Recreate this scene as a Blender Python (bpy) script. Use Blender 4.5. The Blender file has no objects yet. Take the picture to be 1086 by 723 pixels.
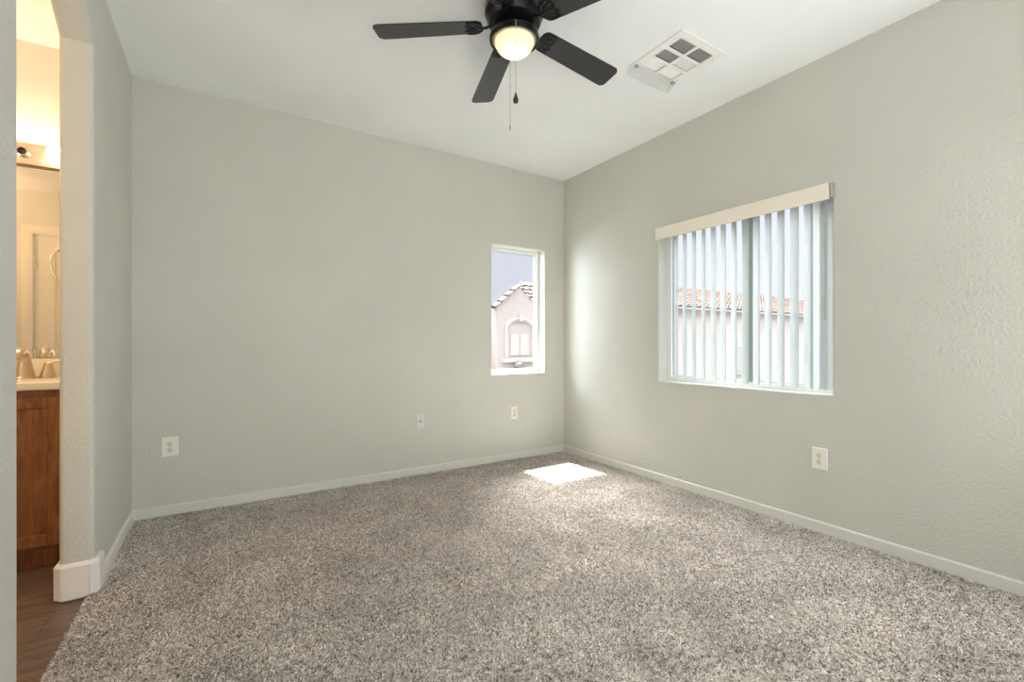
import bpy, bmesh, math, random
import numpy as np
from mathutils import Vector, Matrix
random.seed(7); rng = np.random.default_rng(7)
sc = bpy.context.scene; C = sc.collection
PI = math.pi
# ---------------------------------------------------------------- camera
H_CAM = 1.09
F = Vector((.5355, .8445, 0)); R = Vector((.8445, -.5355, 0))
cd = bpy.data.cameras.new('camera'); cam = bpy.data.objects.new('camera', cd); C.objects.link(cam)
cd.sensor_width = 36.0; cd.lens = 480 / 1086 * 36.0; cd.clip_start = .02; cd.clip_end = 400
cd.shift_y = (364.5 - 361.5) / 1086
cam.location = (0, 0, H_CAM)
cam.rotation_euler = (PI / 2, 0, math.atan2(-F.x, F.y))
sc.camera = cam
# ---------------------------------------------------------------- view, sky, sun, added area lights
sc.view_settings.view_transform = 'Standard'; sc.view_settings.look = 'None'
sc.view_settings.exposure = 0.0; sc.view_settings.gamma = 1.0
try: sc.view_settings.use_curve_mapping = False
except Exception: pass
sc.cycles.use_denoising = True
sc.cycles.max_bounces = 14; sc.cycles.diffuse_bounces = 9; sc.cycles.transparent_max_bounces = 16
sc.cycles.sample_clamp_indirect = 6.0
w = bpy.data.worlds.new('sky'); sc.world = w; w.use_nodes = True
nt = w.node_tree; nt.nodes.clear()
tc = nt.nodes.new('ShaderNodeTexCoord'); sp = nt.nodes.new('ShaderNodeSeparateXYZ')
nt.links.new(tc.outputs['Generated'], sp.inputs[0])
cr = nt.nodes.new('ShaderNodeValToRGB')        # hazy sky: pale at the horizon, far brighter high up around the sun
e = cr.color_ramp.elements
e[0].position = 0.0; e[0].color = (.60, .58, .56, 1)
e[1].position = 0.02; e[1].color = (.80, .81, .93, 1)
a = e.new(.34); a.color = (.76, .78, .92, 1)
a = e.new(.60); a.color = (.90, .95, 1.0, 1)
nt.links.new(sp.outputs['Z'], cr.inputs[0])
mr = nt.nodes.new('ShaderNodeMapRange'); mr.inputs[1].default_value = .36; mr.inputs[2].default_value = .75
mr.inputs[3].default_value = 1.0; mr.inputs[4].default_value = 7.0
nt.links.new(sp.outputs['Z'], mr.inputs[0])
noi = nt.nodes.new('ShaderNodeTexNoise'); noi.inputs['Scale'].default_value = 3.0; noi.inputs['Detail'].default_value = 4
nt.links.new(tc.outputs['Generated'], noi.inputs['Vector'])
cl = nt.nodes.new('ShaderNodeMix'); cl.data_type = 'RGBA'; cl.blend_type = 'MIX'
mr2 = nt.nodes.new('ShaderNodeMapRange'); mr2.inputs[1].default_value = .45; mr2.inputs[2].default_value = .75
mr2.inputs[4].default_value = .5
nt.links.new(noi.outputs[0], mr2.inputs[0]); nt.links.new(mr2.outputs[0], cl.inputs[0])
nt.links.new(cr.outputs[0], cl.inputs[6]); cl.inputs[7].default_value = (.86, .86, .92, 1)
bg = nt.nodes.new('ShaderNodeBackground'); nt.links.new(cl.outputs[2], bg.inputs[0]); 
me_ = nt.nodes.new('ShaderNodeMapRange'); me_.inputs[1].default_value = .60; me_.inputs[2].default_value = .78
me_.inputs[3].default_value = 1.0; me_.inputs[4].default_value = 1.28      # brighter haze to the east
nt.links.new(sp.outputs['X'], me_.inputs[0])
mm = nt.nodes.new('ShaderNodeMath'); mm.operation = 'MULTIPLY'
nt.links.new(mr.outputs[0], mm.inputs[0]); nt.links.new(me_.outputs[0], mm.inputs[1]); nt.links.new(mm.outputs[0], bg.inputs[1])
ow = nt.nodes.new('ShaderNodeOutputWorld'); nt.links.new(bg.outputs[0], ow.inputs[0])

def light(name, kind, loc, energy, color=(1, 1, 1), **kw):
    d = bpy.data.lights.new(name, kind); d.energy = energy; d.color = color
    for k, v in kw.items(): setattr(d, k, v)
    o = bpy.data.objects.new(name, d); C.objects.link(o); o.location = loc; return o
def aim(o, d):
    o.rotation_euler = Vector(d).to_track_quat('-Z', 'Y').to_euler()
sun = light('sun', 'SUN', (2, 8, 12), 42.0, (1, .96, .9), angle=.009); aim(sun, (.03, -.49, -1))
# unseen fill lights added behind and beside the camera, not lamps of the room
rl = light('fill_light_side', 'AREA', (2.8, .1, 1.3), 23, (1, .99, .97), shape='RECTANGLE', size=.5, size_y=1.4); aim(rl, (-1, .35, 0))
r2 = light('fill_light_low', 'AREA', (.1, -.9, .8), 13, (1, .98, .94), shape='SQUARE', size=.9); aim(r2, (1, .75, -.05))
bl = light('fill_light_up', 'AREA', (.45, -.85, .8), 39, (1, 1, 1), shape='RECTANGLE', size=1.8, size_y=1.2); aim(bl, (0, .85, 1))

da = light('daylight_fill_north', 'AREA', (.7, 5.0, 1.9), 110, (.86, .93, 1), shape='SQUARE', size=1.2); aim(da, (1.9, -1.9, -.6))  # added light outside the narrow window, brightens the right wall by the corner
db = light('daylight_fill_east', 'AREA', (5.7, 2.0, 4.4), 200, (.96, .98, 1), shape='SQUARE', size=2.4); aim(db, (-3.6, 0, -3.6))  # added light outside the blinds, stands in for daylight
dd = light('daylight_fill_high', 'AREA', (3.1, 6.9, 4.6), 4600, (1, .98, .96), shape='SQUARE', size=2.8); aim(dd, (-1.4, -4.9, -4.4))  # added light high outside the narrow window, makes the bright floor pool
bd = light('bathroom_ceiling_lamp', 'POINT', (-1.95, 2.0, 2.1), 24, (1, .70, .42), shadow_soft_size=.08)
# ---------------------------------------------------------------- helpers
def ray(px): return F + R * ((px - 543) / 480)
def on_y(px, py, Y):
    r = ray(px); s = Y / r.y
    return Vector((r.x * s, Y, H_CAM + (364.5 - py) / 480 * s))
def on_x(px, py, X):
    r = ray(px); s = X / r.x
    return Vector((X, r.y * s, H_CAM + (364.5 - py) / 480 * s))

def link(o, parent=None):
    C.objects.link(o)
    if parent is not None: o.parent = parent
    return o
def obj(name, bm, mat, parent=None, smooth=None, loc=None):
    me = bpy.data.meshes.new(name)
    bmesh.ops.recalc_face_normals(bm, faces=bm.faces[:])
    bm.to_mesh(me); bm.free()
    mats = mat if isinstance(mat, (list, tuple)) else [mat]
    for m in mats: me.materials.append(m)
    if smooth is not None:
        me.shade_smooth(); me.set_sharp_from_angle(angle=math.radians(smooth))
    o = bpy.data.objects.new(name, me); link(o, parent)
    if loc is not None: o.location = loc
    return o
def tag(o, label, cat, group=None):
    o['label'] = label; o['category'] = cat
    if group: o['group'] = group
    return o
def struct(name, bm, mat, smooth=None, parent=None):
    o = obj(name, bm, mat, parent, smooth)
    if parent is None: o['kind'] = 'structure'
    return o
def thing(name, label, cat, loc=(0, 0, 0), rotz=0, group=None):
    o = bpy.data.objects.new(name, None); C.objects.link(o); o.empty_display_size = .1
    o.location = loc; o.rotation_euler = (0, 0, rotz); return tag(o, label, cat, group)
def box(bm, x0, x1, y0, y1, z0, z1, bevel=0, seg=2, mi=0, M=None):
    r = bmesh.ops.create_cube(bm, size=1); vs = r['verts']
    for v in vs:
        v.co = Vector(((v.co.x + .5) * (x1 - x0) + x0, (v.co.y + .5) * (y1 - y0) + y0, (v.co.z + .5) * (z1 - z0) + z0))
    fs = set(f for v in vs for f in v.link_faces)
    for f in fs: f.material_index = mi
    if bevel:
        es = list(set(e for v in vs for e in v.link_edges))
        rr = bmesh.ops.bevel(bm, geom=es, offset=bevel, segments=seg, affect='EDGES', profile=.5)
        vs = list(set([v for f in rr['faces'] for v in f.verts] + [v for v in vs if v.is_valid]))
        for f in rr['faces']: f.material_index = mi
    if M is not None:
        for v in set(vs): v.co = M @ v.co
    return vs
def lathe(bm, prof, n=40, M=None, mi=0):
    rings = []
    for r, z in prof:
        if r < 1e-6: rings.append([bm.verts.new((0, 0, z))])
        else: rings.append([bm.verts.new((r * math.cos(2 * PI * i / n), r * math.sin(2 * PI * i / n), z)) for i in range(n)])
    for a, b in zip(rings, rings[1:]):
        for i in range(n):
            j = (i + 1) % n
            if len(a) == 1 and len(b) == 1: continue
            if len(a) == 1: f = bm.faces.new((a[0], b[i], b[j]))
            elif len(b) == 1: f = bm.faces.new((a[i], b[0], a[j]))
            else: f = bm.faces.new((a[i], b[i], b[j], a[j]))
            f.material_index = mi
    if M is not None:
        for rr in rings:
            for v in rr: v.co = M @ v.co
def tube(bm, pts, rad, n=8, closed=False, cap=True, flat=1.0):
    pts = [Vector(p) for p in pts]; rings = []
    N = len(pts); up = Vector((0, 0, 1)); prev = None
    for i, p in enumerate(pts):
        if closed: d = pts[(i + 1) % N] - pts[i - 1]
        else: d = pts[min(i + 1, N - 1)] - pts[max(i - 1, 0)]
        d.normalize()
        if prev is None:
            ref = up if abs(d.z) < .9 else Vector((1, 0, 0))
            a = d.cross(ref).normalized()
        else:
            a = (prev - d * prev.dot(d)).normalized()
        prev = a; b = d.cross(a)
        r = rad[i] if isinstance(rad, (list, tuple)) else rad
        rings.append([bm.verts.new(p + a * r * math.cos(2 * PI * k / n) + b * r * flat * math.sin(2 * PI * k / n)) for k in range(n)])
    m = N if closed else N - 1
    for i in range(m):
        A = rings[i]; B = rings[(i + 1) % N]
        for k in range(n): bm.faces.new((A[k], A[(k + 1) % n], B[(k + 1) % n], B[k]))
    if cap and not closed:
        bm.faces.new(rings[0]); bm.faces.new(rings[-1])
def prism(bm, pts, d, mi=0):
    """pts: planar polygon (Vectors), extruded by vector d"""
    a = [bm.verts.new(p) for p in pts]; b = [bm.verts.new(Vector(p) + Vector(d)) for p in pts]
    fs = [bm.faces.new(a), bm.faces.new(b)]
    n = len(a)
    for i in range(n): fs.append(bm.faces.new((a[i], a[(i + 1) % n], b[(i + 1) % n], b[i])))
    for f in fs: f.material_index = mi

# ---------------------------------------------------------------- materials
def mat(name, color=(.8, .8, .8), rough=.6, metal=0, **kw):
    m = bpy.data.materials.new(name); m.use_nodes = True
    b = m.node_tree.nodes['Principled BSDF']
    b.inputs['Base Color'].default_value = (*color, 1); b.inputs['Roughness'].default_value = rough
    b.inputs['Metallic'].default_value = metal
    for k, v in kw.items(): b.inputs[k.replace('_', ' ')].default_value = v
    return m
def N(m, t, **kw):
    n = m.node_tree.nodes.new(t)
    for k, v in kw.items():
        if k in n.inputs: n.inputs[k].default_value = v
        else: setattr(n, k, v)
    return n
def L(m, a, b): m.node_tree.links.new(a, b)
def bumpy(m, scale=110, dist=.0012, strength=.6, detail=2, var=.03, stretch=None):
    b = m.node_tree.nodes['Principled BSDF']
    tc = N(m, 'ShaderNodeTexCoord'); src = tc.outputs['Object']
    if stretch:
        mp = N(m, 'ShaderNodeMapping'); mp.inputs['Scale'].default_value = stretch; L(m, src, mp.inputs[0]); src = mp.outputs[0]
    n = N(m, 'ShaderNodeTexNoise', Scale=scale, Detail=detail); L(m, src, n.inputs['Vector'])
    bp = N(m, 'ShaderNodeBump', Strength=strength, Distance=dist)
    L(m, n.outputs[0], bp.inputs['Height']); L(m, bp.outputs[0], b.inputs['Normal'])
    if var:
        n2 = N(m, 'ShaderNodeTexNoise', Scale=1.7, Detail=3); L(m, tc.outputs['Object'], n2.inputs['Vector'])
        c = b.inputs['Base Color'].default_value[:3]
        rp = N(m, 'ShaderNodeValToRGB'); rp.color_ramp.elements[0].position = .3; rp.color_ramp.elements[1].position = .7
        rp.color_ramp.elements[0].color = (*[v * (1 - var) for v in c], 1); rp.color_ramp.elements[1].color = (*[min(1, v * (1 + var)) for v in c], 1)
        L(m, n2.outputs[0], rp.inputs[0]); L(m, rp.outputs[0], b.inputs['Base Color'])
    return m
M_wall = bumpy(mat('wall_paint', (.575, .58, .53), .55), 75, .005, .7)
M_ceil = bumpy(mat('ceiling_paint', (.87, .89, .89), .8), 120, .0012, .4)
M_bwall = bumpy(mat('bath_wall_paint', (.72, .685, .60), .6), 95, .002, .5)
M_bceil = bumpy(mat('bath_ceiling_paint', (.85, .82, .76), .8), 120, .0012, .3)
M_base = mat('trim_paint', (.66, .67, .63), .4)
M_basew = mat('white_trim_paint', (.80, .77, .745), .35)
M_frame = mat('window_vinyl', (.80, .82, .82), .4)
M_alum = mat('window_alum', (.33, .38, .36), .45)
M_plate = mat('outlet_plastic', (.84, .82, .76), .3)
M_slot = mat('outlet_slots', (.03, .028, .025), .5)
M_brass = mat('coax_metal', (.35, .30, .22), .35, 1)
M_fan = mat('fan_black_metal', (.012, .012, .014), .28, .6)
M_chain = mat('chain_metal', (.5, .49, .46), .35, .9)
M_fob = mat('fob_black', (.012, .01, .01), .3)
M_vent = mat('vent_enamel', (.86, .86, .84), .35)
M_duct = mat('duct_dark', (.012, .011, .010), .9)
M_mag = mat('magnet_grey', (.35, .35, .36), .5)
M_val = mat('valance_vinyl', (.86, .81, .70), .45)
M_counter = mat('counter_marble', (.88, .82, .70), .2)
M_nickel = mat('brushed_nickel', (.62, .52, .38), .28, 1)
M_chrome = mat('chrome', (.9, .85, .78), .12, 1)
M_mirror = mat('mirror_silver', (.93, .92, .88), .015, 1)
M_door = mat('door_paint', (.83, .77, .66), .4)
M_sock = mat('socket_dark', (.05, .04, .03), .5)

def thin_glass(name, tint=(.97, .985, .98), gl=.06):
    m = bpy.data.materials.new(name); m.use_nodes = True; t = m.node_tree; t.nodes.clear()
    o = t.nodes.new('ShaderNodeOutputMaterial'); tr = t.nodes.new('ShaderNodeBsdfTransparent'); g = t.nodes.new('ShaderNodeBsdfGlossy')
    tr.inputs[0].default_value = (*tint, 1); g.inputs['Roughness'].default_value = .02
    mx = t.nodes.new('ShaderNodeMixShader'); mx.inputs[0].default_value = gl
    t.links.new(tr.outputs[0], mx.inputs[1]); t.links.new(g.outputs[0], mx.inputs[2]); t.links.new(mx.outputs[0], o.inputs[0])
    return m
M_glass = thin_glass('window_glass')
M_clear = thin_glass('clear_plastic', (.95, .955, .96), .10)
def translucent(name, c, tc_, f):
    m = bpy.data.materials.new(name); m.use_nodes = True; t = m.node_tree; t.nodes.clear()
    o = t.nodes.new('ShaderNodeOutputMaterial'); d = t.nodes.new('ShaderNodeBsdfDiffuse'); g = t.nodes.new('ShaderNodeBsdfTranslucent')
    d.inputs[0].default_value = (*c, 1); g.inputs[0].default_value = (*tc_, 1)
    mx = t.nodes.new('ShaderNodeMixShader'); mx.inputs[0].default_value = f
    t.links.new(d.outputs[0], mx.inputs[1]); t.links.new(g.outputs[0], mx.inputs[2]); t.links.new(mx.outputs[0], o.inputs[0])
    return m
M_vane = translucent('vane_vinyl', (.74, .76, .75), (.66, .71, .73), .32)
M_globe = translucent('globe_frosted', (.95, .88, .74), (1, .86, .66), .75)
def emis(name, c, s):
    m = mat(name, c, .3); b = m.node_tree.nodes['Principled BSDF']
    b.inputs['Emission Color'].default_value = (*c, 1); b.inputs['Emission Strength'].default_value = s; return m
M_bulb = emis('bulb_lit', (1, .83, .64), 64)

def wood(name, c0, c1, scale, rough, axis):
    m = mat(name, c0, rough); b = m.node_tree.nodes['Principled BSDF']
    tc = N(m, 'ShaderNodeTexCoord'); mp = N(m, 'ShaderNodeMapping'); L(m, tc.outputs['Object'], mp.inputs[0])
    mp.inputs['Scale'].default_value = axis
    n = N(m, 'ShaderNodeTexNoise', Scale=scale, Detail=6, Roughness=.65, Distortion=.8); L(m, mp.outputs[0], n.inputs['Vector'])
    rp = N(m, 'ShaderNodeValToRGB'); rp.color_ramp.elements[0].position = .32; rp.color_ramp.elements[1].position = .68
    rp.color_ramp.elements[0].color = (*c0, 1); rp.color_ramp.elements[1].color = (*c1, 1)
    L(m, n.outputs[0], rp.inputs[0]); L(m, rp.outputs[0], b.inputs['Base Color'])
    bp = N(m, 'ShaderNodeBump', Strength=.25, Distance=.001); L(m, n.outputs[0], bp.inputs['Height']); L(m, bp.outputs[0], b.inputs['Normal'])
    return m
M_oak = wood('oak_stain', (.13, .045, .013), (.30, .125, .042), 9, .35, (6, 6, .7))
M_blade = wood('fan_blade_black', (.011, .011, .014), (.022, .022, .027), 6, .32, (1, 14, 14))

def plank_mat():
    m = wood('dark_vinyl_plank', (.10, .062, .042), (.27, .19, .145), 5, .32, (.9, 9, 1))
    b = m.node_tree.nodes['Principled BSDF']; src = b.inputs['Base Color'].links[0].from_socket
    tc = N(m, 'ShaderNodeTexCoord'); br = N(m, 'ShaderNodeTexBrick')
    br.inputs['Scale'].default_value = 1; br.inputs['Brick Width'].default_value = 1.2; br.inputs['Row Height'].default_value = .15
    br.inputs['Mortar Size'].default_value = .0015
    br.inputs['Color1'].default_value = (.75, .75, .75, 1); br.inputs['Color2'].default_value = (1.1, 1.1, 1.1, 1); br.inputs['Mortar'].default_value = (.3, .3, .3, 1)
    L(m, tc.outputs['Object'], br.inputs['Vector'])
    mx = N(m, 'ShaderNodeMix', data_type='RGBA', blend_type='MULTIPLY'); mx.inputs[0].default_value = 1
    L(m, src, mx.inputs[6]); L(m, br.outputs[0], mx.inputs[7]); L(m, mx.outputs[2], b.inputs['Base Color'])
    return m
M_plank = plank_mat()

def carpet_mat(name, tufts):
    m = mat(name, (.4, .35, .3), .95); b = m.node_tree.nodes['Principled BSDF']
    b.inputs['Specular IOR Level'].default_value = .1
    tc = N(m, 'ShaderNodeTexCoord')
    n1 = N(m, 'ShaderNodeTexNoise', Scale=170 if not tufts else 150, Detail=2, Roughness=.6); L(m, tc.outputs['Object'], n1.inputs['Vector'])
    rp = N(m, 'ShaderNodeValToRGB'); el = rp.color_ramp.elements
    el[0].position = .37; el[0].color = (.11, .088, .072, 1); el[1].position = .62; el[1].color = (.96, .925, .89, 1)
    k = el.new(.5); k.color = (.68, .625, .58, 1)
    n3 = N(m, 'ShaderNodeTexNoise', Scale=48, Detail=3, Roughness=.6); L(m, tc.outputs['Object'], n3.inputs['Vector'])
    ad = N(m, 'ShaderNodeMix', data_type='FLOAT'); ad.inputs[0].default_value = .30
    L(m, n1.outputs[0], ad.inputs[2]); L(m, n3.outputs[0], ad.inputs[3]); L(m, ad.outputs[0], rp.inputs[0])
    n2 = N(m, 'ShaderNodeTexNoise', Scale=3.3, Detail=8, Roughness=.72, Distortion=.4); L(m, tc.outputs['Object'], n2.inputs['Vector'])
    r2 = N(m, 'ShaderNodeMapRange'); r2.inputs[1].default_value = .36; r2.inputs[2].default_value = .64
    r2.inputs[3].default_value = .76; r2.inputs[4].default_value = 1.02
    L(m, n2.outputs[0], r2.inputs[0])
    mx = N(m, 'ShaderNodeMix', data_type='RGBA', blend_type='MULTIPLY'); mx.inputs[0].default_value = 1
    n4 = N(m, 'ShaderNodeTexNoise', Scale=9, Detail=4, Roughness=.7, Distortion=1.2); L(m, tc.outputs['Object'], n4.inputs['Vector'])
    r4 = N(m, 'ShaderNodeMapRange'); r4.inputs[1].default_value = .66; r4.inputs[2].default_value = .76; r4.inputs[3].default_value = 1; r4.inputs[4].default_value = .62
    L(m, n4.outputs[0], r4.inputs[0]); mu = N(m, 'ShaderNodeMath', operation='MULTIPLY'); L(m, r2.outputs[0], mu.inputs[0]); L(m, r4.outputs[0], mu.inputs[1])
    L(m, rp.outputs[0], mx.inputs[6]); L(m, mu.outputs[0], mx.inputs[7]); L(m, mx.outputs[2], b.inputs['Base Color'])
    if not tufts:
        bp = N(m, 'ShaderNodeBump', Strength=.8, Distance=.008); L(m, n1.outputs[0], bp.inputs['Height']); L(m, bp.outputs[0], b.inputs['Normal'])
    return m
M_carpet = carpet_mat('carpet_backing', False)
M_pile = carpet_mat('carpet_yarn', True)

# ---------------------------------------------------------------- the room shell
XL, XR, YB, YR, ZC = -.484, 2.905, 3.60, -1.70, 2.74
TW = .16       # outer wall thickness
TL = .114      # inner partition
def rect_wall(frame, outer, hole, thick, fil=.018, seg=5):
    """frame(u, v, d) -> point; d = depth into the wall. Rectangular opening with bullnosed room edge"""
    bm = bmesh.new(); rings = []
    u0, u1, v0, v1 = outer; a0, a1, b0, b1 = hole
    prof = [(fil * (1 - math.sin(t * PI / 2 / seg)), fil * (1 - math.cos(t * PI / 2 / seg))) for t in range(seg + 1)] + [(0, thick)]
    def ring(o, d, rect=(a0, a1, b0, b1)):
        p0, p1, q0, q1 = rect
        return [bm.verts.new(frame(u, v, d)) for u, v in ((p0 - o, q0 - o), (p1 + o, q0 - o), (p1 + o, q1 + o), (p0 - o, q1 + o))]
    rings.append(ring(0, 0, (u0, u1, v0, v1)))
    for o, d in prof: rings.append(ring(o, d))
    rings.append(ring(0, thick, (u0, u1, v0, v1)))
    rings.append(rings[0])
    for A, B in zip(rings, rings[1:]):
        for i in range(4):
            j = (i + 1) % 4; bm.faces.new((A[i], A[j], B[j], B[i]))
    return bm
# windows in wall coordinates
WB = (2.067, 2.667, .81, 2.005)        # back wall: x0 x1 z0 z1
WR = (1.195, 2.41, .795, 1.995)         # right wall: y0 y1 z0 z1
struct('wall_back', rect_wall(lambda u, v, d: (u, YB + d, v), (XL - TL / 2, XR + TW, -.15, 2.95), WB, TW), M_wall, 40)
struct('wall_right', rect_wall(lambda u, v, d: (XR + d, u, v), (YR, YB, -.15, 2.95), WR, TW), M_wall, 40)
bm = bmesh.new(); box(bm, -2.6, XR + TW, YR - .1, YR, -.15, 2.95); struct('wall_rear', bm, M_wall)

# left wall with the clipped-corner opening into the bathroom
Y0, Y1 = 1.797, 2.656
path = [(Y0, -.15), (Y0, 2.40), (Y0 + .24, 2.545), (Y1 - .24, 2.545), (Y1, 2.40), (Y1, -.15)]
def off_path(o):
    res = []
    P = [Vector(p) for p in path]
    for i, p in enumerate(P):
        ns = []
        if i > 0: d = (P[i] - P[i - 1]).normalized(); ns.append(Vector((-d.y, d.x)))
        if i < len(P) - 1: d = (P[i + 1] - P[i]).normalized(); ns.append(Vector((-d.y, d.x)))
        n = sum(ns, Vector((0, 0))).normalized(); k = n.dot(ns[0])
        res.append(p + n * (o / k))
    return res
bm = bmesh.new(); fil = .02; seg = 6; rings = []
prof = [(fil * (1 - math.sin(t * PI / 2 / seg)), fil * (1 - math.cos(t * PI / 2 / seg))) for t in range(seg + 1)]
prof = prof + [(o, TL - d) for o, d in reversed(prof)]
for o, d in prof: rings.append([bm.verts.new((XL - d, p.x, p.y)) for p in off_path(o)])
for A, B in zip(rings, rings[1:]):
    for i in range(len(path) - 1): bm.faces.new((A[i], A[i + 1], B[i + 1], B[i]))
for rg, x in ((rings[0], XL), (rings[-1], XL - TL)):
    o4 = [bm.verts.new((x, y, z)) for y, z in ((YR, -.15), (YR, 2.95), (YB, 2.95), (YB, -.15))]
    # split as quads so that no concave face is needed
    bm.faces.new((o4[0], rg[0], rg[1], o4[1])); bm.faces.new((o4[1], rg[1], rg[2])); bm.faces.new((o4[1], rg[2], rg[3], o4[2]))
    bm.faces.new((o4[2], rg[3], rg[4])); bm.faces.new((o4[2], rg[4], rg[5], o4[3]))
struct('wall_left', bm, M_wall, 25)

# ceiling with the register hole
VX0, VX1, VY0, VY1 = 2.025, 2.40, 1.52, 1.90
def ceil_frame(u, v, d): return (u, v, ZC + d)
bm = rect_wall(ceil_frame, (XL - TL / 2, XR + .05, YR - .05, YB + .05), (VX0 + .03, VX1 - .03, VY0 + .03, VY1 - .03), .12, .0005, 1)
struct('ceiling', bm, M_ceil)
bm = bmesh.new()
vs = box(bm, XL - .005, XR + .01, YR, YB + .01, -.12, 0)
struct('floor', bm, M_carpet)

# skirting
def skirting(name, p0, p1, nrm, h=.065, t=.012, m=M_base):
    bm = bmesh.new(); p0 = Vector((*p0, 0)); p1 = Vector((*p1, 0)); n = Vector((*nrm, 0))
    pts = [p0, p0 + n * t, p0 + n * t + Vector((0, 0, h - .006)), p0 + n * (t - .005) + Vector((0, 0, h)), p0 + Vector((0, 0, h))]
    prism(bm, pts, p1 - p0); return struct(name, bm, m)
skirting('baseboard_back', (XL, YB), (XR, YB), (0, -1))
skirting('baseboard_right', (XR, YR), (XR, YB - .012), (-1, 0))
skirting('baseboard_left', (XL, 2.757), (XL, YB - .012), (1, 0), m=M_basew)
skirting('baseboard_rear', (XL, YR), (XR - .012, YR), (0, 1))
def jamb_base(name, y, s):
    """tall white base wrapping the end of the partition, s=+1: wall extends to +y"""
    bm = bmesh.new(); t = .017; g = .001
    xa, xb = XL + t, XL - TL - t; yf = y - s * t; c = .026; hh = .148
    def piece(outl):
        n = len(outl); lo = [Vector((*p, 0)) for p in outl]
        prism(bm, lo, (0, 0, hh - .012))
        a = [bm.verts.new((*p, hh - .012)) for p in outl]
        cx = (XL + XL - TL) / 2; cy = y + s * .06
        b = [bm.verts.new((p[0] + (cx - p[0]) * .10, p[1] + (cy - p[1]) * .16, hh)) for p in outl]
        for i in range(n): bm.faces.new((a[i], a[(i + 1) % n], b[(i + 1) % n], b[i]))
        bm.faces.new(b)
    yw = y + s * .10
    piece([(XL - .002, y), (XL - .002, yw), (xa, yw), (xa, yf + s * c), (xa - c, yf), (XL - .014, yf), (XL - .014, y)])
    piece([(XL - .014 - g, y), (XL - .014 - g, yf - s * .002), (XL - TL + .014 + g, yf - s * .002), (XL - TL + .014 + g, y)])
    piece([(XL - TL + .014, y), (XL - TL + .014, yf), (xb + c, yf), (xb, yf + s * c), (xb, yw), (XL - TL + .002, yw), (XL - TL + .002, y)])
    return struct(name, bm, M_basew)
jamb_base('baseboard_jamb', Y1, 1)
jamb_base('baseboard_jamb_near', Y0, -1)
skirting('baseboard_left_near', (XL, YR + .012), (XL, Y0 - .101), (1, 0), m=M_basew)

# bathroom shell
BX = -2.45; BY = 1.60; ZB = 2.785
bm = bmesh.new(); box(bm, BX, XL - TL / 2 - .0005, YB, YB + TW, -.15, 2.95); struct('wall_bathroom_back', bm, M_bwall)
bm = bmesh.new(); box(bm, BX - .1, BX, YR, YB + TW, -.15, 2.95); struct('wall_bathroom_left', bm, M_bwall)
bm = bmesh.new(); box(bm, BX, -1.43, BY - .1, BY, -.15, 2.95); box(bm, -.65, XL - TL, BY - .1, BY, -.15, 2.95)
box(bm, -1.43, -.65, BY - .1, BY, 2.05, 2.95); struct('wall_bathroom_front', bm, M_bwall)
bm = bmesh.new(); box(bm, BX, XL - TL, BY, 2.30, 2.425, 2.95); box(bm, BX, XL - TL, 2.30, YB, ZB, 2.95); struct('ceiling_bathroom', bm, M_bceil)
bm = bmesh.new(); box(bm, BX, XL - .006, BY - .1, YB, -.12, -.012); struct('floor_bathroom', bm, M_plank)
# thin inner lining of the partition towards the bathroom carries the bath paint
bm = bmesh.new(); box(bm, XL - TL - .003, XL - TL - .0002, Y1 + .12, YB, .15, ZB); struct('wall_bathroom_right', bm, M_bwall)

# ---------------------------------------------------------------- windows
def win_frame(name, frame, hole, d0, d1, wd, mid=None, sill=None):
    a0, a1, b0, b1 = hole
    bm = bmesh.new()
    def fb(u0, u1, v0, v1, e0, e1, mi=0):
        P = [frame(u, v, d) for d in (e0, e1) for u, v in ((u0, v0), (u1, v0), (u1, v1), (u0, v1))]
        vs = [bm.verts.new(p) for p in P]
        for q in ((0, 1, 2, 3), (4, 5, 6, 7), (0, 1, 5, 4), (1, 2, 6, 5), (2, 3, 7, 6), (3, 0, 4, 7)):
            f = bm.faces.new([vs[i] for i in q]); f.material_index = mi
    fb(a0, a0 + wd, b0, b1, d0, d1); fb(a1 - wd, a1, b0, b1, d0, d1)
    fb(a0 + wd, a1 - wd, b0, b0 + wd, d0, d1); fb(a0 + wd, a1 - wd, b1 - wd, b1, d0, d1)
    # dark gasket line round the glass
    g = .006; dm = (d0 + d1) / 2
    for (p, q, r_, s_) in ((a0 + wd, a0 + wd + g, b0 + wd, b1 - wd), (a1 - wd - g, a1 - wd, b0 + wd, b1 - wd), (a0 + wd + g, a1 - wd - g, b0 + wd, b0 + wd + g), (a0 + wd + g, a1 - wd - g, b1 - wd - g, b1 - wd)):
        fb(p, q, r_, s_, dm - .006, dm + .006, 1)
    root = struct(name, bm, [M_frame, M_alum])
    dg = dm
    panes = [(a0 + wd, a1 - wd)]
    if mid is not None:
        bm2 = bmesh.new(); bm = bm2
        fb(mid - .028, mid + .012, b0 + wd, b1 - wd, d0 - .004, d0 + .022, 0); fb(mid - .012, mid + .028, b0 + wd, b1 - wd, d0 + .024, d1 - .002, 1)
        o = obj('sash', bm2, [M_alum, M_alum], root)
        panes = [(a0 + wd, mid - .012), (mid + .012, a1 - wd)]
    for u0, u1 in panes:
        bmg = bmesh.new(); bm = bmg
        fb(u0, u1, b0 + wd, b1 - wd, dg - .0015, dg + .0015); obj('pane', bmg, M_glass, root)
    return root
win_frame('window_1', lambda u, v, d: (u, YB + d, v), WB, .10, .15, .032)
win_frame('window_2', lambda u, v, d: (XR + d, u, v), WR, .105, .155, .038, mid=1.735)

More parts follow.
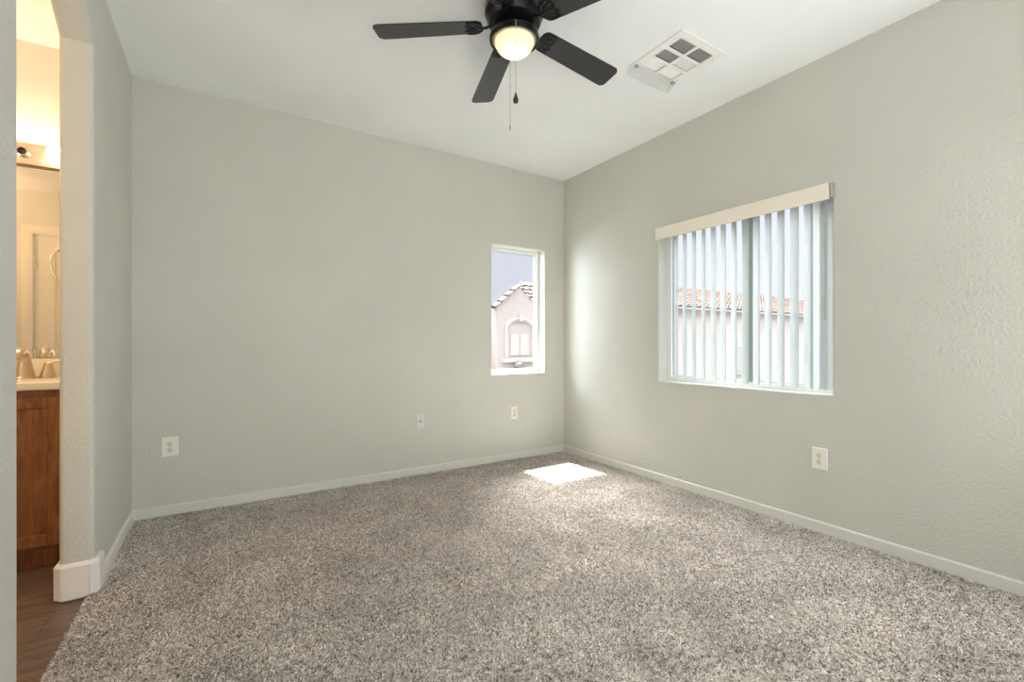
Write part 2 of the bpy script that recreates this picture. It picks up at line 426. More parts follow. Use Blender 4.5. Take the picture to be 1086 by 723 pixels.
# ---------------------------------------------------------------- vertical blind
vb = thing('vertical_blind', 'white vertical blind with cream valance hanging in the wide right-hand window', 'blind', (XR + .05, 1.80, 1.92))
bo = Vector(vb.location)
def L2(bm):
    for v in bm.verts: v.co -= bo
    return bm
VZ0, VZ1 = 1.908, 2.0
bm = bmesh.new()
prof = [(XR - .030, VZ0), (XR - .030, VZ1), (XR - .026, VZ1 + .003), (XR + .0, VZ1 + .003), (XR + .0, VZ1 - .003), (XR - .024, VZ1 - .003), (XR - .024, VZ0)]
prism(bm, [Vector((x, 1.20, z)) for x, z in prof], (0, 1.215, 0))
box(bm, XR - .030, XR - .002, 2.412, 2.417, VZ0, VZ1 + .003)
obj('valance', L2(bm), M_val, vb)
bm = bmesh.new(); box(bm, XR - .024, XR - .002, 1.185, 1.198, VZ0 + .01, VZ1 - .002, .002); obj('bracket', L2(bm), M_mag, vb)
bm = bmesh.new(); box(bm, XR + .032, XR + .070, 1.215, 2.395, 1.952, 1.985, .003); obj('headrail', L2(bm), M_val, vb)
VX = XR + .052; VW = .089
def vane_mesh(th):
    bm = bmesh.new(); n = 6; top = []; z0, z1 = .822, 1.952
    cols = []
    for i in range(n + 1):
        t = (i / n - .5) * VW; b = .004 * (1 - (2 * i / n - 1) ** 2)
        x = t * math.sin(th) + b * math.cos(th); y = t * math.cos(th) - b * math.sin(th)
        cols.append((bm.verts.new((x, y, z0)), bm.verts.new((x, y, z1))))
    for a, b in zip(cols, cols[1:]): bm.faces.new((a[0], b[0], b[1], a[1]))
    geom = bmesh.ops.solidify(bm, geom=bm.faces[:], thickness=.0008)
    me = bpy.data.meshes.new('vane'); bm.to_mesh(me); bm.free(); me.materials.append(M_vane); me.shade_smooth(); me.set_sharp_from_angle(angle=.6)
    return me
VANES = [(714, 720), (722.4, 729.6), (733, 739.4), (744, 749), (753.7, 760), (763.5, 770.6), (775, 782.5), (788, 793.3), (798, 806.6), (810, 818.5), (823, 833), (838, 847), (852.7, 861.5)]
ys = [on_x((a + b) / 2, 300, VX).y for a, b in VANES]
y_first, y_last = ys[0], ys[-1]
cache = {}
for i in range(len(ys)):
    y = y_first + (y_last - y_first) * i / (len(ys) - 1) * 1.0
    y = .5 * y + .5 * ys[i]
    th = math.radians(34 + (i * 37 % 7 - 3) * .8)
    v = bpy.data.objects.new('vane', vane_mesh(th)); C.objects.link(v); v.parent = vb
    v.location = Vector((VX, y, 0)) - bo
for y, th in ((1.282, -4), (1.235, 3)):        # the last vanes hang flat to the room
    v = bpy.data.objects.new('vane', vane_mesh(math.radians(th))); C.objects.link(v); v.parent = vb
    v.location = Vector((VX + (.004 if y > 1.25 else -.004), y, 0)) - bo
bm = bmesh.new(); p = on_x(875.5, 300, XR + .028)
tube(bm, [(XR + .028, p.y, 1.96), (XR + .028, p.y, 1.93), (XR + .027, p.y, 1.23)], .0035, 8)
obj('wand', L2(bm), mat('wand_plastic', (.45, .46, .42), .3), vb)

# ---------------------------------------------------------------- ceiling fan
FX, FY = 1.134, 1.768; ZBL = 2.567
fan = thing('ceiling_fan', 'black five-blade ceiling fan with a lit frosted bowl light and pull chains', 'ceiling fan', (FX, FY, ZC))
def lz(z): return z - ZC
bm = bmesh.new()
lathe(bm, [(0, lz(2.74)), (.075, lz(2.74)), (.082, lz(2.725)), (.082, lz(2.70)), (.06, lz(2.69)), (.10, lz(2.685)), (.128, lz(2.672)), (.138, lz(2.645)), (.138, lz(2.615)), (.128, lz(2.598)),
           (.124, lz(2.594)), (.128, lz(2.588)), (.118, lz(2.57)), (.09, lz(2.556)), (.0, lz(2.556))], 56)
obj('motor_housing', bm, M_fan, fan, 30)
bm = bmesh.new()
lathe(bm, [(0, lz(2.556)), (.055, lz(2.556)), (.058, lz(2.54)), (.062, lz(2.532)), (.095, lz(2.527)), (.113, lz(2.515)), (.116, lz(2.503)), (.114, lz(2.492)), (.108, lz(2.489)), (.102, lz(2.492)), (.102, lz(2.50)), (0, lz(2.50))], 56)
obj('light_ring', bm, M_fan, fan, 30)
bm = bmesh.new()
pr = [(.1015, lz(2.499)), (.1015, lz(2.4935)), (.093, lz(2.4925)), (.0905, lz(2.490))]
for i in range(0, 15):
    t = i / 14 * PI / 2; pr.append((.090 * math.cos(t), lz(2.489) - .064 * math.sin(t)))
pr[-1] = (0, pr[-1][1])
lathe(bm, pr, 48)
obj('light_bowl', bm, M_globe, fan, 60)
fl = light('fan_lamp', 'POINT', (0, 0, lz(2.462)), .55, (1, .80, .55), shadow_soft_size=.022); fl.parent = fan

def blade_root():
    bm = bmesh.new()
    r0, r1, w0, w1, th = .15, .645, .056, .067, .006
    outl = []
    def arc(cx, cy, r, a0, a1, n=6): return [(cx + r * math.cos(a0 + (a1 - a0) * i / n), cy + r * math.sin(a0 + (a1 - a0) * i / n)) for i in range(n + 1)]
    outl += arc(r0 + .03, -w0 + .03, .03, PI, 1.5 * PI)
    outl += arc(r1 - .03, -w1 + .03, .03, -PI / 2, -.12)
    outl += arc(r1 - .03 + .003, w1 - .03, .03, .12, PI / 2)
    outl += arc(r0 + .03, w0 - .03, .03, PI / 2, PI)
    prism(bm, [Vector((x, y, -th / 2)) for x, y in outl], (0, 0, th))
    return bm
def bracket_bm():
    bm = bmesh.new(); z = -.0065
    tube(bm, [(.085, 0, .012), (.12, 0, .004), (.15, 0, -.004), (.175, 0, z), (.20, 0, z)], [.014, .012, .010, .009, .008], 10, flat=.6)
    # leaf-shaped openwork
    for s in (-1, 1):
        loop = [(.165, 0), (.178, .026 * s), (.198, .046 * s), (.225, .056 * s), (.252, .057 * s), (.276, .052 * s)]
        tube(bm, [(x, y, z) for x, y in loop], .0062, 8, flat=.5)
        loop = [(.180, 0), (.205, .012 * s), (.225, .028 * s), (.248, .038 * s), (.272, .034 * s), (.28, .022 * s), (.262, .016 * s)]
        tube(bm, [(x, y, z) for x, y in loop], .0055, 8, flat=.5)
        loop = [(.205, .03 * s), (.222, .044 * s), (.205, .05 * s)]
        tube(bm, [(x, y, z) for x, y in loop], .005, 8, flat=.5)
    tube(bm, [(.19, 0, z), (.23, 0, z), (.268, 0, z)], [.008, .006, .004], 8, flat=.5)
    for x, y in ((.262, .016), (.262, -.016), (.225, 0)):
        lathe(bm, [(0, 0), (.006, 0), (.006, -.003), (0, -.005)], 12, Matrix.Translation((x, y, z - .002)))
    for v in bm.verts: v.co.x = .085 + (v.co.x - .085) * .72; v.co.y *= .86
    return bm
b0 = None
for k in range(5):
    a = math.radians(147 - 72 * k)
    Mr = Matrix.Rotation(a, 4, 'Z') @ Matrix.Rotation(math.radians(2.4), 4, 'Y') @ Matrix.Rotation(math.radians(-11), 4, 'X')
    if b0 is None:
        b0 = obj('blade', blade_root(), M_blade, fan, 30); i0 = obj('blade_bracket', bracket_bm(), M_fan, b0, 40)
        b = b0
    else:
        b = b0.copy(); C.objects.link(b); b.parent = fan
        i = i0.copy(); C.objects.link(i); i.parent = b
    b.matrix_local = Matrix.Translation((0, 0, lz(ZBL))) @ Mr
def chain(pts_top, z0, z1, name, fobkind):
    bm = bmesh.new(); x, y = pts_top
    n = int((z0 - z1) / .006)
    tube(bm, [(x, y, lz(z0)), (x, y, lz(z1))], .0012, 6)
    for i in range(n):
        r_ = .0022
        Mx = Matrix.Translation((x, y, lz(z0 - i * .006)))
        bmesh.ops.create_icosphere(bm, subdivisions=1, radius=r_, matrix=Mx)
    ch = obj(name, bm, M_chain, fan)
    bm = bmesh.new()
    if fobkind == 'drop':
        lathe(bm, [(0, .004), (.003, .002), (.005, -.008), (.0105, -.022), (.0125, -.032), (.010, -.041), (0, -.046)], 20, Matrix.Translation((x, y, lz(z1))))
        obj('fob', bm, M_fob, ch, 60)
    else:
        lathe(bm, [(0, .002), (.003, 0), (.0035, -.022), (.002, -.025), (0, -.026)], 12, Matrix.Translation((x, y, lz(z1))))
        obj('fob', bm, M_chain, ch, 60)
        bm = bmesh.new(); lathe(bm, [(0, .004), (.0035, .002), (.0035, -.004), (0, -.006)], 12, Matrix.Translation((x, y, lz(z1 + .19))))
        obj('chain_connector', bm, M_chain, ch, 60)
d2 = -F; r1_ = ray(547)
p = r1_ * 1.978; chain((p.x - FX, p.y - FY), 2.505, 2.185, 'pull_chain', 'drop')
p = ray(541) * 2.225; chain((p.x - FX, p.y - FY), 2.505, 2.165, 'pull_chain', 'rod')

# ---------------------------------------------------------------- ceiling register
vt = thing('ceiling_vent', 'white metal ceiling air register with a clear plastic deflector at one end', 'vent', ((VX0 + VX1) / 2, (VY0 + VY1) / 2, ZC))
hx, hy = (VX1 - VX0) / 2, (VY1 - VY0) / 2
ix, iy = hx - .045, hy - .045
bm = bmesh.new(); zt = -.0085
for q in ((-hx, hx, -hy, -iy), (-hx, hx, iy, hy), (-hx, -ix, -iy, iy), (ix, hx, -iy, iy)):
    box(bm, q[0], q[1], q[2], q[3], zt, -.0005)
# grid bars: 2 columns (x) by 3 rows (y)
bw = .009
box(bm, -bw, bw, -iy, iy, zt, -.002)
rows = [-iy + (2 * iy) * k / 3 for k in range(4)]
for k in (1, 2):
    box(bm, -ix, -bw, rows[k] - bw, rows[k] + bw, zt, -.002); box(bm, bw, ix, rows[k] - bw, rows[k] + bw, zt, -.002)
obj('face_plate', bm, M_vent, vt)
for r_ in range(3):
    for c_ in range(2):
        bm = bmesh.new()
        y0 = rows[r_] + (bw if r_ else 0); y1 = rows[r_ + 1] - (bw if r_ < 2 else 0)
        x0, x1 = ((-ix, -bw), (bw, ix))[c_]
        n = 8
        along_y = (r_ == 1 and c_ == 1)
        tilt = {0: 1, 1: 1, 2: -1}[r_]
        for j in range(n):
            if along_y:
                xc = x0 + (x1 - x0) * (j + .5) / n
                Mx = Matrix.Translation((xc, 0, .004)) @ Matrix.Rotation(math.radians(40), 4, 'Y')
                box(bm, -.0095, .0095, y0, y1, -.0006, .0006, M=Mx)
            else:
                yc = y0 + (y1 - y0) * (j + .5) / n
                Mx = Matrix.Translation((0, yc, .004)) @ Matrix.Rotation(math.radians(40 if tilt > 0 else -34), 4, 'X')
                box(bm, x0, x1, -.0088, .0088, -.0008, .0008, M=Mx)
        obj('louver', bm, M_vent, vt)
bm = bmesh.new()
for q in ((-ix, ix, -iy, -iy + .002), (-ix, ix, iy - .002, iy), (-ix, -ix + .002, -iy, iy), (ix - .002, ix, -iy, iy)): box(bm, *q, .0, .11)
box(bm, -ix, ix, -iy, iy, .108, .11)
obj('duct', bm, M_duct, vt)
bm = bmesh.new()
bm.free()
for x, y in ((-hx + .02, -.12), (hx - .02, -.12), (hx - .02, .12)):
    bm = bmesh.new(); lathe(bm, [(0, -.0115), (.003, -.0105), (.004, -.0086), (0, -.0086)], 10, Matrix.Translation((x, y, 0)))
    obj('screw', bm, M_mag, vt)
df = bmesh.new()   # clear deflector: curved scoop hanging from the far end
cols = []
for i in range(9):
    t = i / 8; yy = hy - .055 + .075 * t; zz = -.012 - .034 * math.sin(t * PI / 2)
    cols.append([df.verts.new((x, yy, zz)) for x in (-hx + .01, hx - .01)])
for a, b in zip(cols, cols[1:]): df.faces.new((a[0], a[1], b[1], b[0]))
for s in (0, 1):
    x = (-hx + .01, hx - .01)[s]
    tp = [df.verts.new((x, hy - .055 + .075 * i / 8, -.0095)) for i in range(9)]
    for i in range(8): df.faces.new((cols[i][s], cols[i + 1][s], tp[i + 1], tp[i]))
bmesh.ops.solidify(df, geom=df.faces[:], thickness=.002)
obj('deflector', df, M_clear, vt, 40)
for x in (-hx + .025, hx - .025):
    bm = bmesh.new(); box(bm, x - .011, x + .011, hy - .05, hy - .030, -.019, -.0087, .002); obj('magnet', bm, M_mag, vt)

# ---------------------------------------------------------------- wall plates
def plate_bm(w_, h_):
    bm = bmesh.new(); t = .006; a = w_ / 2; b = h_ / 2; k = .006
    lo = [bm.verts.new(p) for p in ((-a, 0, -b), (a, 0, -b), (a, 0, b), (-a, 0, b))]
    hi = [bm.verts.new(p) for p in ((-a + k, -t, -b + k), (a - k, -t, -b + k), (a - k, -t, b - k), (-a + k, -t, b - k))]
    md = [bm.verts.new(p) for p in ((-a + .001, -t * .6, -b + .001), (a - .001, -t * .6, -b + .001), (a - .001, -t * .6, b - .001), (-a + .001, -t * .6, b - .001))]
    for A, B in ((lo, md), (md, hi)):
        for i in range(4): bm.faces.new((A[i], A[(i + 1) % 4], B[(i + 1) % 4], B[i]))
    bm.faces.new(hi); bm.faces.new(lo[::-1]); return bm
RX90 = Matrix.Rotation(PI / 2, 4, 'X')
def outlet(label, loc, rotz, w_=.078, h_=.124, pm=M_plate):
    t = thing('power_outlet', label, 'outlet', loc, rotz)
    obj('cover_plate', plate_bm(w_, h_), pm, t)
    for s in (1, -1):
        bm = bmesh.new(); c = s * .0195
        lathe(bm, [(0, .0), (.0165, .0), (.0165, .0018), (.0155, .0024), (0, .0024)], 28, Matrix.Translation((0, -.006, c)) @ RX90)
        rc = obj('receptacle', bm, M_recept, t, 30)
        bm = bmesh.new()
        box(bm, -.0075, -.0050, -.0090, -.0082, c - .001, c + .0085); box(bm, .0050, .0075, -.0090, -.0082, c, c + .0075)
        lathe(bm, [(0, 0), (.0030, 0), (.0030, .0008), (0, .0008)], 12, Matrix.Translation((0, -.0082, c - .0085)) @ RX90)
        obj('slot', bm, M_slot, rc)
    bm = bmesh.new(); lathe(bm, [(0, .0), (.003, .0), (.002, .0012), (0, .0014)], 12, Matrix.Translation((0, -.006, 0)) @ RX90)
    obj('screw', bm, M_mag, t); return t
M_recept = mat('receptacle_ivory', (.74, .70, .56), .35)
p = on_y(180.3, 473.5, YB); outlet('white double power outlet alone at the left end of the back wall', (p.x, YB, p.z), 0, .088, .124)
p = on_y(545.3, 437.5, YB); outlet('pale double power outlet under the narrow window on the back wall', (p.x, YB, p.z), 0, .072, .118)
p = on_x(869.3, 486, XR); outlet('white double power outlet low on the right wall below the blinds', (XR, p.y, p.z), -PI / 2, .082, .124)
p = on_y(445.5, 447, YB)
t = thing('coax_plate', 'small painted wall plate with one cable socket, mid back wall', 'wall plate', (p.x, YB, p.z))
obj('cover_plate', plate_bm(.074, .118), M_base, t)
bm = bmesh.new(); lathe(bm, [(0, 0), (.0065, 0), (.0065, .003), (.0045, .003), (.0045, .010), (.003, .010), (.003, .004), (0, .004)], 16, Matrix.Translation((0, -.006, .004)) @ RX90)
obj('socket', bm, M_slot, t)
for z in (.04, -.04):
    bm = bmesh.new(); lathe(bm, [(0, .0), (.003, .0), (.002, .0012), (0, .0014)], 12, Matrix.Translation((0, -.006, z)) @ RX90)
    obj('screw', bm, M_mag, t)

# ---------------------------------------------------------------- bathroom things
XW = XL - TL - .003
cab = thing('vanity_cabinet', 'dark oak vanity cabinet standing against the bathroom back wall', 'cabinet', (-1.11, 3.32, -.012))
def LC(bm):
    for v in bm.verts: v.co -= Vector((-1.11, 3.32, -.012))
    return bm
CY = 3.06; X0 = -1.62; X1 = XW - .001
bm = bmesh.new()
box(bm, X0, X1, CY + .018, YB - .002, .10, .868); box(bm, X0, X1, CY + .075, CY + .09, -.011, .10)
# face frame
box(bm, X0, X1, CY, CY + .018, .10, .135); box(bm, X0, X1, CY, CY + .018, .80, .868)
for xa, xb in ((X0, X0 + .04), (-1.17, -1.12), (X1 - .045, X1)): box(bm, xa, xb, CY, CY + .018, .135, .80)
obj('body', LC(bm), M_oak, cab)
def cab_door(xa, xb):
    bm = bmesh.new(); za, zb = .118, .835; w_ = .055; y0, y1 = CY - .02, CY - .0005
    box(bm, xa, xa + w_, y0, y1, za, zb, .003, 1); box(bm, xb - w_, xb, y0, y1, za, zb, .003, 1)
    box(bm, xa + w_, xb - w_, y0, y1, za, za + w_, .003, 1); box(bm, xa + w_, xb - w_, y0, y1, zb - w_, zb, .003, 1)
    box(bm, xa + w_ - .004, xb - w_ + .004, y0 + .009, y1 - .004, za + w_ - .004, zb - w_ + .004)
    return obj('door', LC(bm), M_oak, cab)
cab_door(-1.58, -1.157); cab_door(-1.133, -.668)
bm = bmesh.new()
box(bm, X0 - .01, X1, CY - .035, YB - .001, .869, .905, .006, 3)
box(bm, -1.32, -.88, CY + .09, CY + .34, .9045, .9065, .002, 1)
ct = obj('vanity_counter', bm, M_counter, None, 35)
tag(ct, 'cream cultured-marble vanity counter on the oak cabinet', 'counter')
bm = bmesh.new(); box(bm, X0 - .01, X1, YB - .022, YB - .001, .9055, 1.005, .004, 2)
tag(obj('backsplash', bm, M_counter, None, 35), 'low cream marble backsplash strip between the counter and the mirror', 'backsplash')
bm = bmesh.new(); box(bm, X0, XW - .001, YB - .008, YB - .001, 1.012, 2.082)
mir = obj('wall_mirror', bm, M_mirror); tag(mir, 'wide frameless bathroom mirror above the vanity backsplash', 'mirror')
# faucet
fxy = (-.905, 3.44)
fc = thing('bathroom_faucet', 'brushed nickel faucet with arched spout and lever handles on the cream counter', 'faucet', (fxy[0], fxy[1], .9052))
bm = bmesh.new()
N_ = 16; pts = []; rad = []
for i in range(N_ + 1):
    t = i / N_
    if t < .35: q = t / .35; pts.append((0, .0, .0 + .10 * q)); rad.append(.044 - .020 * q)
    else:
        q = (t - .35) / .65 * PI * .92; pts.append((0, -.055 + .055 * math.cos(q), .10 + .046 * math.sin(q))); rad.append(.024 - .004 * (t - .35))
tube(bm, pts, rad, 16); obj('spout', bm, M_nickel, fc, 50)
bm = bmesh.new(); box(bm, -.052, .052, -.03, .03, 0, .008, .004, 2); lathe(bm, [(0, 0), (.044, 0), (.044, .006), (.038, .014), (0, .014)], 28); obj('base', bm, M_nickel, fc, 40)
for s in (1, -1):
    bm = bmesh.new()
    lathe(bm, [(0, 0), (.033, 0), (.033, .01), (.026, .035), (.017, .068), (.015, .08), (.010, .086), (0, .087)], 24, Matrix.Translation((.09 * s, 0, 0)))
    h = obj('handle', bm, M_nickel, fc, 50)
    bm = bmesh.new(); tube(bm, [(.092 * s, 0, .080), (.12 * s, -.004, .088), (.155 * s, -.008, .094), (.195 * s, -.012, .095), (.203 * s, -.012, .093)], [.007, .006, .005, .0065, .004], 10)
    obj('lever', bm, M_nickel, h, 60)
# light bar
lb = thing('vanity_light_bar', 'polished metal vanity light bar with globe bulbs above the mirror', 'wall lamp', (-1.06, YB, 2.142))
bm = bmesh.new(); box(bm, -.46, .43, -.045, -.0005, -.057, .057, .004, 2); obj('back_bar', bm, mat('bar_copper', (.50, .35, .24), .35, .7), lb, 35)
for i, xw in enumerate((-.79, -.935, -1.08, -1.225, -1.37)):
    bm = bmesh.new(); x = xw + 1.06
    Mx = Matrix.Translation((x, -.045, 0)) @ RX90
    lathe(bm, [(0, 0), (.026, 0), (.026, .004), (.022, .006), (.022, .040), (.0235, .044), (.019, .044), (.018, .012), (0, .012)], 24, Mx)
    s = obj('socket', bm, M_chrome, lb, 35)
    if i == 1:
        bm = bmesh.new(); lathe(bm, [(0, .0125), (.0175, .0125), (.0175, .020), (.006, .020), (.006, .03), (0, .03)], 16, Mx); obj('socket_core', bm, M_sock, s); continue
    bm = bmesh.new(); lathe(bm, [(0, .012), (.013, .014), (.014, .042)] + [(.040 * math.sin(a), .084 - .040 * math.cos(a)) for a in [.37 + (PI - .37) * k / 12 for k in range(12)]] + [(0, .124)], 24, Mx)
    obj('bulb', bm, M_bulb, s, 60)
# door seen in the mirror
DX0, DX1 = -1.41, -.665
bm = bmesh.new()
for q in ((DX0 - .075, DX0 - .004, 0, 2.125), (DX1 + .004, DX1 + .055, 0, 2.125)): box(bm, q[0], q[1], BY - .0, BY + .016, -.012, q[3], .004, 2)
box(bm, DX0 - .075, DX1 + .055, BY, BY + .0165, 2.05, 2.125, .004, 2)
box(bm, DX0 - .02, DX0 - .004, BY - .1, BY, -.012, 2.05); box(bm, DX1 + .004, DX1 + .015, BY - .1, BY, -.012, 2.05); box(bm, DX0 - .02, DX1 + .015, BY - .1, BY, 2.045, 2.05)
dr = struct('door_1', bm, M_door, 40)
bm = bmesh.new()
pans = [(DX0 + .13, -1.09), (-1.005, DX1 - .11)]; zs = [(.22, .92), (1.04, 1.60), (1.64, 1.93)]
yf = BY - .004
box(bm, DX0, DX1, yf - .035, yf - .008, 0, 2.04)
xs = [DX0, pans[0][0], pans[0][1], pans[1][0], pans[1][1], DX1]
for a, b in ((0, 1), (2, 3), (4, 5)): box(bm, xs[a], xs[b], yf - .0081, yf, 0, 2.04)
zz = [0, .22, .92, 1.04, 1.60, 1.64, 1.93, 2.04]
for k in (0, 2, 4, 6):
    for pa in pans: box(bm, pa[0], pa[1], yf - .0081, yf, zz[k], zz[k + 1])
for pa in pans:
    for za, zb in zs: box(bm, pa[0] + .025, pa[1] - .025, yf - .0085, yf - .002, za + .025, zb - .025, .005, 1)
obj('panel', bm, M_door, dr, 30)
for z in (.25, 1.0, 1.80):
    bm = bmesh.new(); box(bm, DX0 - .014, DX0 + .010, BY + .0005, BY + .006, z - .045, z + .045, .001, 1); lathe(bm, [(0, -.045), (.006, -.045), (.006, .045), (0, .045)], 12, Matrix.Translation((DX0 - .002, BY + .008, z)))
    obj('hinge', bm, M_chrome, dr, 40)
tr = thing('towel_ring', 'oval chrome towel ring hanging on the white panelled bathroom door', 'towel ring', (-1.235, BY - .004, 1.925))
bm = bmesh.new(); lathe(bm, [(0, 0), (.022, 0), (.022, .006), (.012, .012), (.010, .045), (0, .047)], 20, Matrix.Rotation(-PI / 2, 4, 'X')); obj('post', bm, M_chrome, tr, 40)
bm = bmesh.new(); tube(bm, [(.066 * math.sin(2 * PI * i / 40), .040, -.135 + .135 * math.cos(2 * PI * i / 40)) for i in range(40)], .009, 10, closed=True); obj('ring', bm, M_chrome, tr, 60)

# ---------------------------------------------------------------- outside
M_stucco = bumpy(mat('pink_stucco', (.46, .40, .375), .9), 20, .01, .4, var=.03)
M_stucco_b = bumpy(mat('beige_stucco', (.62, .56, .52), .9), 20, .01, .4, var=.03)
M_strim = mat('stucco_trim', (.50, .455, .425), .8)
M_ground = bumpy(mat('asphalt', (.11, .105, .10), .95), 8, .02, .5)
def tile_mat():
    m = mat('clay_tile', (.5, .3, .22), .8); b = m.node_tree.nodes['Principled BSDF']
    tc = N(m, 'ShaderNodeTexCoord'); v = N(m, 'ShaderNodeTexVoronoi', Scale=3.2); L(m, tc.outputs['Object'], v.inputs['Vector'])
    rp = N(m, 'ShaderNodeValToRGB'); el = rp.color_ramp.elements
    el[0].color = (.05, .027, .02, 1); el[1].color = (.17, .125, .105, 1); k = el.new(.5); k.color = (.11, .062, .048, 1)
    sx = N(m, 'ShaderNodeSeparateColor'); L(m, v.outputs['Color'], sx.inputs[0]); L(m, sx.outputs[0], rp.inputs[0]); L(m, rp.outputs[0], b.inputs['Base Color'])
    return m
M_tile = tile_mat()
def tiles(bm, o, du, lu, dv, lv, tw=.26, tl=.32, hip=None):
    """barrel-tile roof patch: origin o at the ridge, du across, dv down the slope"""
    o = Vector(o); du = Vector(du).normalized(); dv = Vector(dv).normalized(); n = du.cross(dv)
    if n.z < 0: n = -n
    nu = max(1, round(lu / tw)); nv = max(1, round(lv / tl)); us = 6
    for j in range(nv):
        prev = None
        for i in range(nu * us + 1):
            u = i / us * lu / nu; h = .055 * abs(math.sin(PI * i / us)) ** .7
            a = bm.verts.new(o + du * u + dv * (lv * j / nv) + n * (h * .8))
            b = bm.verts.new(o + du * u + dv * (lv * (j + 1) / nv + .03) + n * (h + .045))
            c = bm.verts.new(o + du * u + dv * (lv * (j + 1) / nv + .03) + n * .0)
            if hip:
                for q in (a, b, c): q.co.x = max(q.co.x, hip(q.co.y))
            if prev: bm.faces.new((prev[0], a, b, prev[1])); bm.faces.new((prev[1], b, c, prev[2]))
            prev = (a, b, c)
GY = 12.0
pk = on_y(550, 303, GY); ev = on_y(526.5, 324, GY)
bw_ = pk.x - ev.x; slope = (pk.z - ev.z) / bw_
hs = thing('neighbour_house', 'pink stucco house with tiled gable and arched niche seen through the narrow window', 'house', (pk.x, GY, -3.1))
ho = Vector(hs.location)
def LH(bm):
    for v in bm.verts: v.co -= ho
    return bm
W1 = bw_; zl = ev.z
RY = GY + 1.3; zr = on_y(560, 300.5, RY).z; rs_ = (zr - zl - .1) / (RY - GY)
bm = bmesh.new()
prism(bm, [Vector((pk.x - W1, GY, -3.1)), Vector((pk.x + W1, GY, -3.1)), Vector((pk.x + W1, GY, zl)), Vector((pk.x, GY, pk.z - .03)), Vector((pk.x - W1, GY, zl))], (0, .35, 0))
prism(bm, [Vector((pk.x - W1, y, z)) for y, z in ((GY + .35, -3.1), (GY + 4, -3.1), (GY + 4, zl - .5), (GY + .35, zl - .5))], (2 * W1 + 3, 0, 0))
box(bm, pk.x - W1 - 2.2, pk.x - W1, GY + 1.0, GY + 4, -3.1, zl - .5)
obj('wall', LH(bm), M_stucco, hs)
bm = bmesh.new()
sl = math.hypot(W1, slope * W1)
tiles(bm, (pk.x + .04, GY - .10, pk.z + .02), (0, 1, 0), .3, (-1, 0, -slope), sl + .12)
tiles(bm, (pk.x - .04, GY - .02, pk.z - .02), (0, 1, 0), .3, (1, 0, -slope), sl + .12)
xh = on_y(551.5, 300, RY).x
tiles(bm, (pk.x + .02, RY, zr), (1, 0, 0), 4.2, (0, -1, -rs_), math.hypot(1.2, 1.2 * rs_), hip=lambda y: pk.x + (xh - pk.x) * (y - GY) / (RY - GY))
bm.faces.new([bm.verts.new(p) for p in ((pk.x, GY + .1, pk.z - .05), (xh, RY, zr), (xh, RY + 2.2, zr - 2.2 * rs_), (pk.x, GY + 4, zl - .5))])
tiles(bm, (xh, RY, zr), (1, 0, 0), 3.4, (0, 1, -rs_), math.hypot(2.2, 2.2 * rs_))
tiles(bm, (pk.x - W1 - 2.3, GY + 2.4, zl + .28), (1, 0, 0), 2.3, (0, -1, -.42), 1.7)
obj('roof', LH(bm), M_tile, hs)
# niche with moulded arch
a0 = on_y(536.5, 379, GY); a1 = on_y(565, 379, GY); at_ = on_y(550, 338, GY); asp = on_y(550, 349, GY).z
cx_ = (a0.x + a1.x) / 2; hw = (a1.x - a0.x) / 2; rise = at_.z - asp
arch = [(a0.x, a0.z)] + [(cx_ - hw * math.cos(PI * i / 16), asp + rise * math.sin(PI * i / 16)) for i in range(17)] + [(a1.x, a1.z)]
bm = bmesh.new(); tube(bm, [(x, GY - .02, z) for x, z in arch], .065, 6)
box(bm, a0.x - .16, a1.x + .16, GY - .16, GY + .01, a0.z - .16, a0.z - .02, .02, 1)
box(bm, cx_ - .07, cx_ + .07, GY - .12, GY, at_.z - .08, at_.z + .14, .01, 1)
obj('arch_moulding', LH(bm), M_strim, hs)
s0 = on_y(541, 377, GY); s1 = on_y(560, 354, GY)
bm = bmesh.new(); box(bm, s0.x, (s0.x + s1.x) / 2 - .01, GY - .04, GY + .01, s0.z, s1.z, .01, 1); box(bm, (s0.x + s1.x) / 2 + .01, s1.x, GY - .04, GY + .01, s0.z, s1.z, .01, 1)
obj('shutter', LH(bm), M_strim, hs)
bm = bmesh.new(); q = on_y(547, 387, GY)
lathe(bm, [(0, .14), (.08, .13), (.15, .06), (.17, 0), (.15, -.04), (0, -.05)], 20, Matrix.Translation((q.x, GY - .15, q.z)))
box(bm, q.x - .04, q.x + .04, GY - .08, GY, q.z - .1, q.z + .05)
obj('porch_lamp', LH(bm), mat('grey_lamp_metal', (.25, .25, .27), .4, .5), hs, 50)

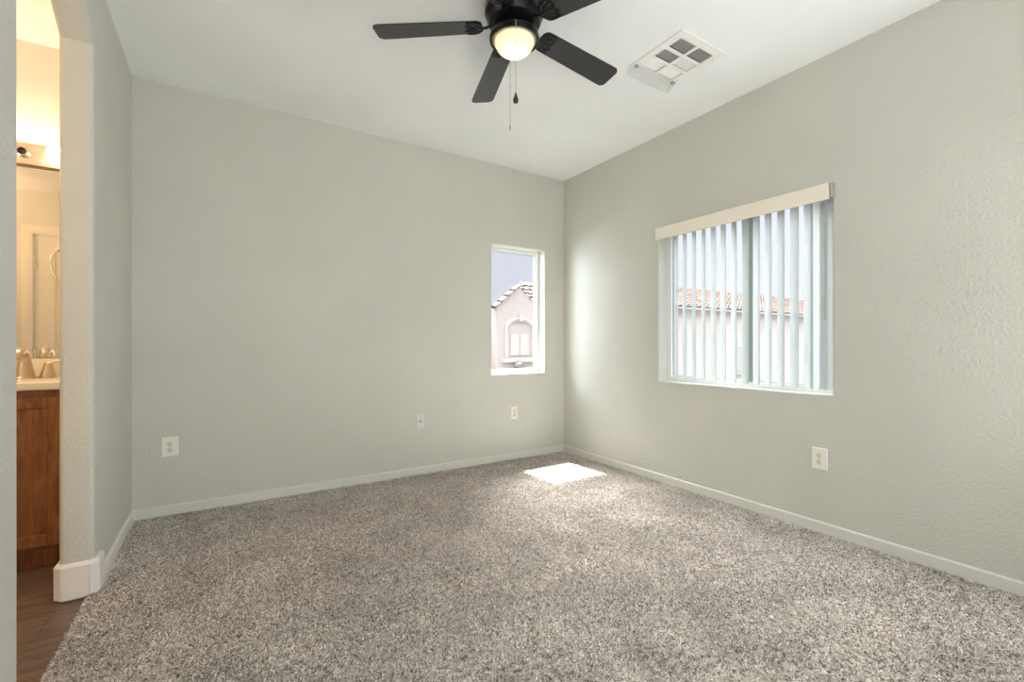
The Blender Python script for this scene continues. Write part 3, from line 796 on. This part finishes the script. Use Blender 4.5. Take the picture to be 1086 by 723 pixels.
# long tiled house behind the blinds
HY = 12.6
e0 = on_y(722, 327, HY)
h2 = thing('tiled_row_house', 'long beige house with tiled roof seen between the blind vanes', 'house', (e0.x, HY, -3.1)); ho = Vector(h2.location)
bm = bmesh.new(); XA, XB = 14.2, 40
box(bm, XA, XB, HY, HY + 7, -3.1, e0.z)
obj('wall', LH(bm), M_stucco_b, h2)
bm = bmesh.new(); top = on_y(722, 305, HY + 3.5); rs = (top.z - e0.z - .05) / 3.8
tiles(bm, (XA - .3, HY + 3.5, top.z), (1, 0, 0), XB - XA, (0, -1, -rs), math.hypot(3.8, rs * 3.8))
obj('roof', LH(bm), M_tile, h2)
for xa in (20.6,):
    bm = bmesh.new(); box(bm, xa, xa + 1.3, HY - .05, HY + .01, -.3, .95, .02, 1); box(bm, xa - .1, xa + 1.4, HY - .1, HY + .01, -.42, -.3, .02, 1)
    f_ = obj('window', LH(bm), M_strim, h2)
    bm = bmesh.new(); box(bm, xa + .1, xa + .6, HY - .06, HY - .049, -.2, .85); box(bm, xa + .7, xa + 1.2, HY - .06, HY - .049, -.2, .85); obj('pane', LH(bm), mat('far_glass', (.5, .5, .5), .3), f_)
bm = bmesh.new(); box(bm, -60, 90, YB + .4, 120, -3.3, -3.1); struct('ground', bm, M_ground)

# ---------------------------------------------------------------- carpet pile
def pile(name, n, x0, x1, y0, y1, hmin, hmax, w_):
    px = rng.uniform(x0, x1, n); py = rng.uniform(y0, y1, n)
    return px, py
def blades(px, py, h, wd):
    n = len(px); az = rng.uniform(0, 2 * PI, n); lean = rng.uniform(.3, 1.6, n); la = rng.uniform(0, 2 * PI, n)
    ca, sa = np.cos(az) * wd, np.sin(az) * wd
    lx, ly = np.cos(la) * lean * h, np.sin(la) * lean * h
    co = np.zeros((n, 4, 3))
    co[:, 0] = np.stack([px - ca, py - sa, np.full(n, -.001)], 1)
    co[:, 1] = np.stack([px + ca, py + sa, np.full(n, -.001)], 1)
    co[:, 2] = np.stack([px + lx + ca * .8, py + ly + sa * .8, h], 1)
    co[:, 3] = np.stack([px + lx - ca * .8, py + ly - sa * .8, h], 1)
    return co.reshape(-1, 3)
NB = 420000
# denser close to the photographer where single tufts can be seen
k = rng.uniform(0, 1, NB) ** 1.0
px = rng.uniform(XL + .001, XR - .013, NB * 2); py = rng.uniform(-.6, YB - .013, NB * 2)
dist = np.hypot(px, py); keep = rng.uniform(0, 1, NB * 2) < np.clip(1.15 - dist / 5.5, .28, 1)
px, py = px[keep], py[keep]; dist = dist[keep]
# keep clear of the white base blocks
m_ = ~((px < XL + .02) & (py > Y1 - .02)) & ~((px < XL + .02) & (py < Y0 + .02)); px, py, dist = px[m_], py[m_], dist[m_]
ne = 5000   # ragged edge along the plank floor
px = np.concatenate([px, XL + rng.uniform(-.012, .004, ne)]); py = np.concatenate([py, rng.uniform(Y0, Y1 - .02, ne)]); dist = np.hypot(px, py)
h = rng.uniform(.004, .009, len(px)); wd = rng.uniform(.0012, .0024, len(px)) * (1 + dist * .18)
co = blades(px, py, h, wd)
me = bpy.data.meshes.new('carpet_pile'); nq = len(px)
me.vertices.add(nq * 4); me.vertices.foreach_set('co', co.ravel().astype(np.float32))
me.loops.add(nq * 4); me.loops.foreach_set('vertex_index', np.arange(nq * 4, dtype=np.int32))
me.polygons.add(nq); me.polygons.foreach_set('loop_start', np.arange(0, nq * 4, 4, dtype=np.int32))
me.update(calc_edges=True); me.materials.append(M_pile)
cp = bpy.data.objects.new('carpet_pile', me); C.objects.link(cp); cp['kind'] = 'stuff'
tag(cp, 'worn mottled grey-beige cut-pile carpet covering the bedroom floor', 'carpet')
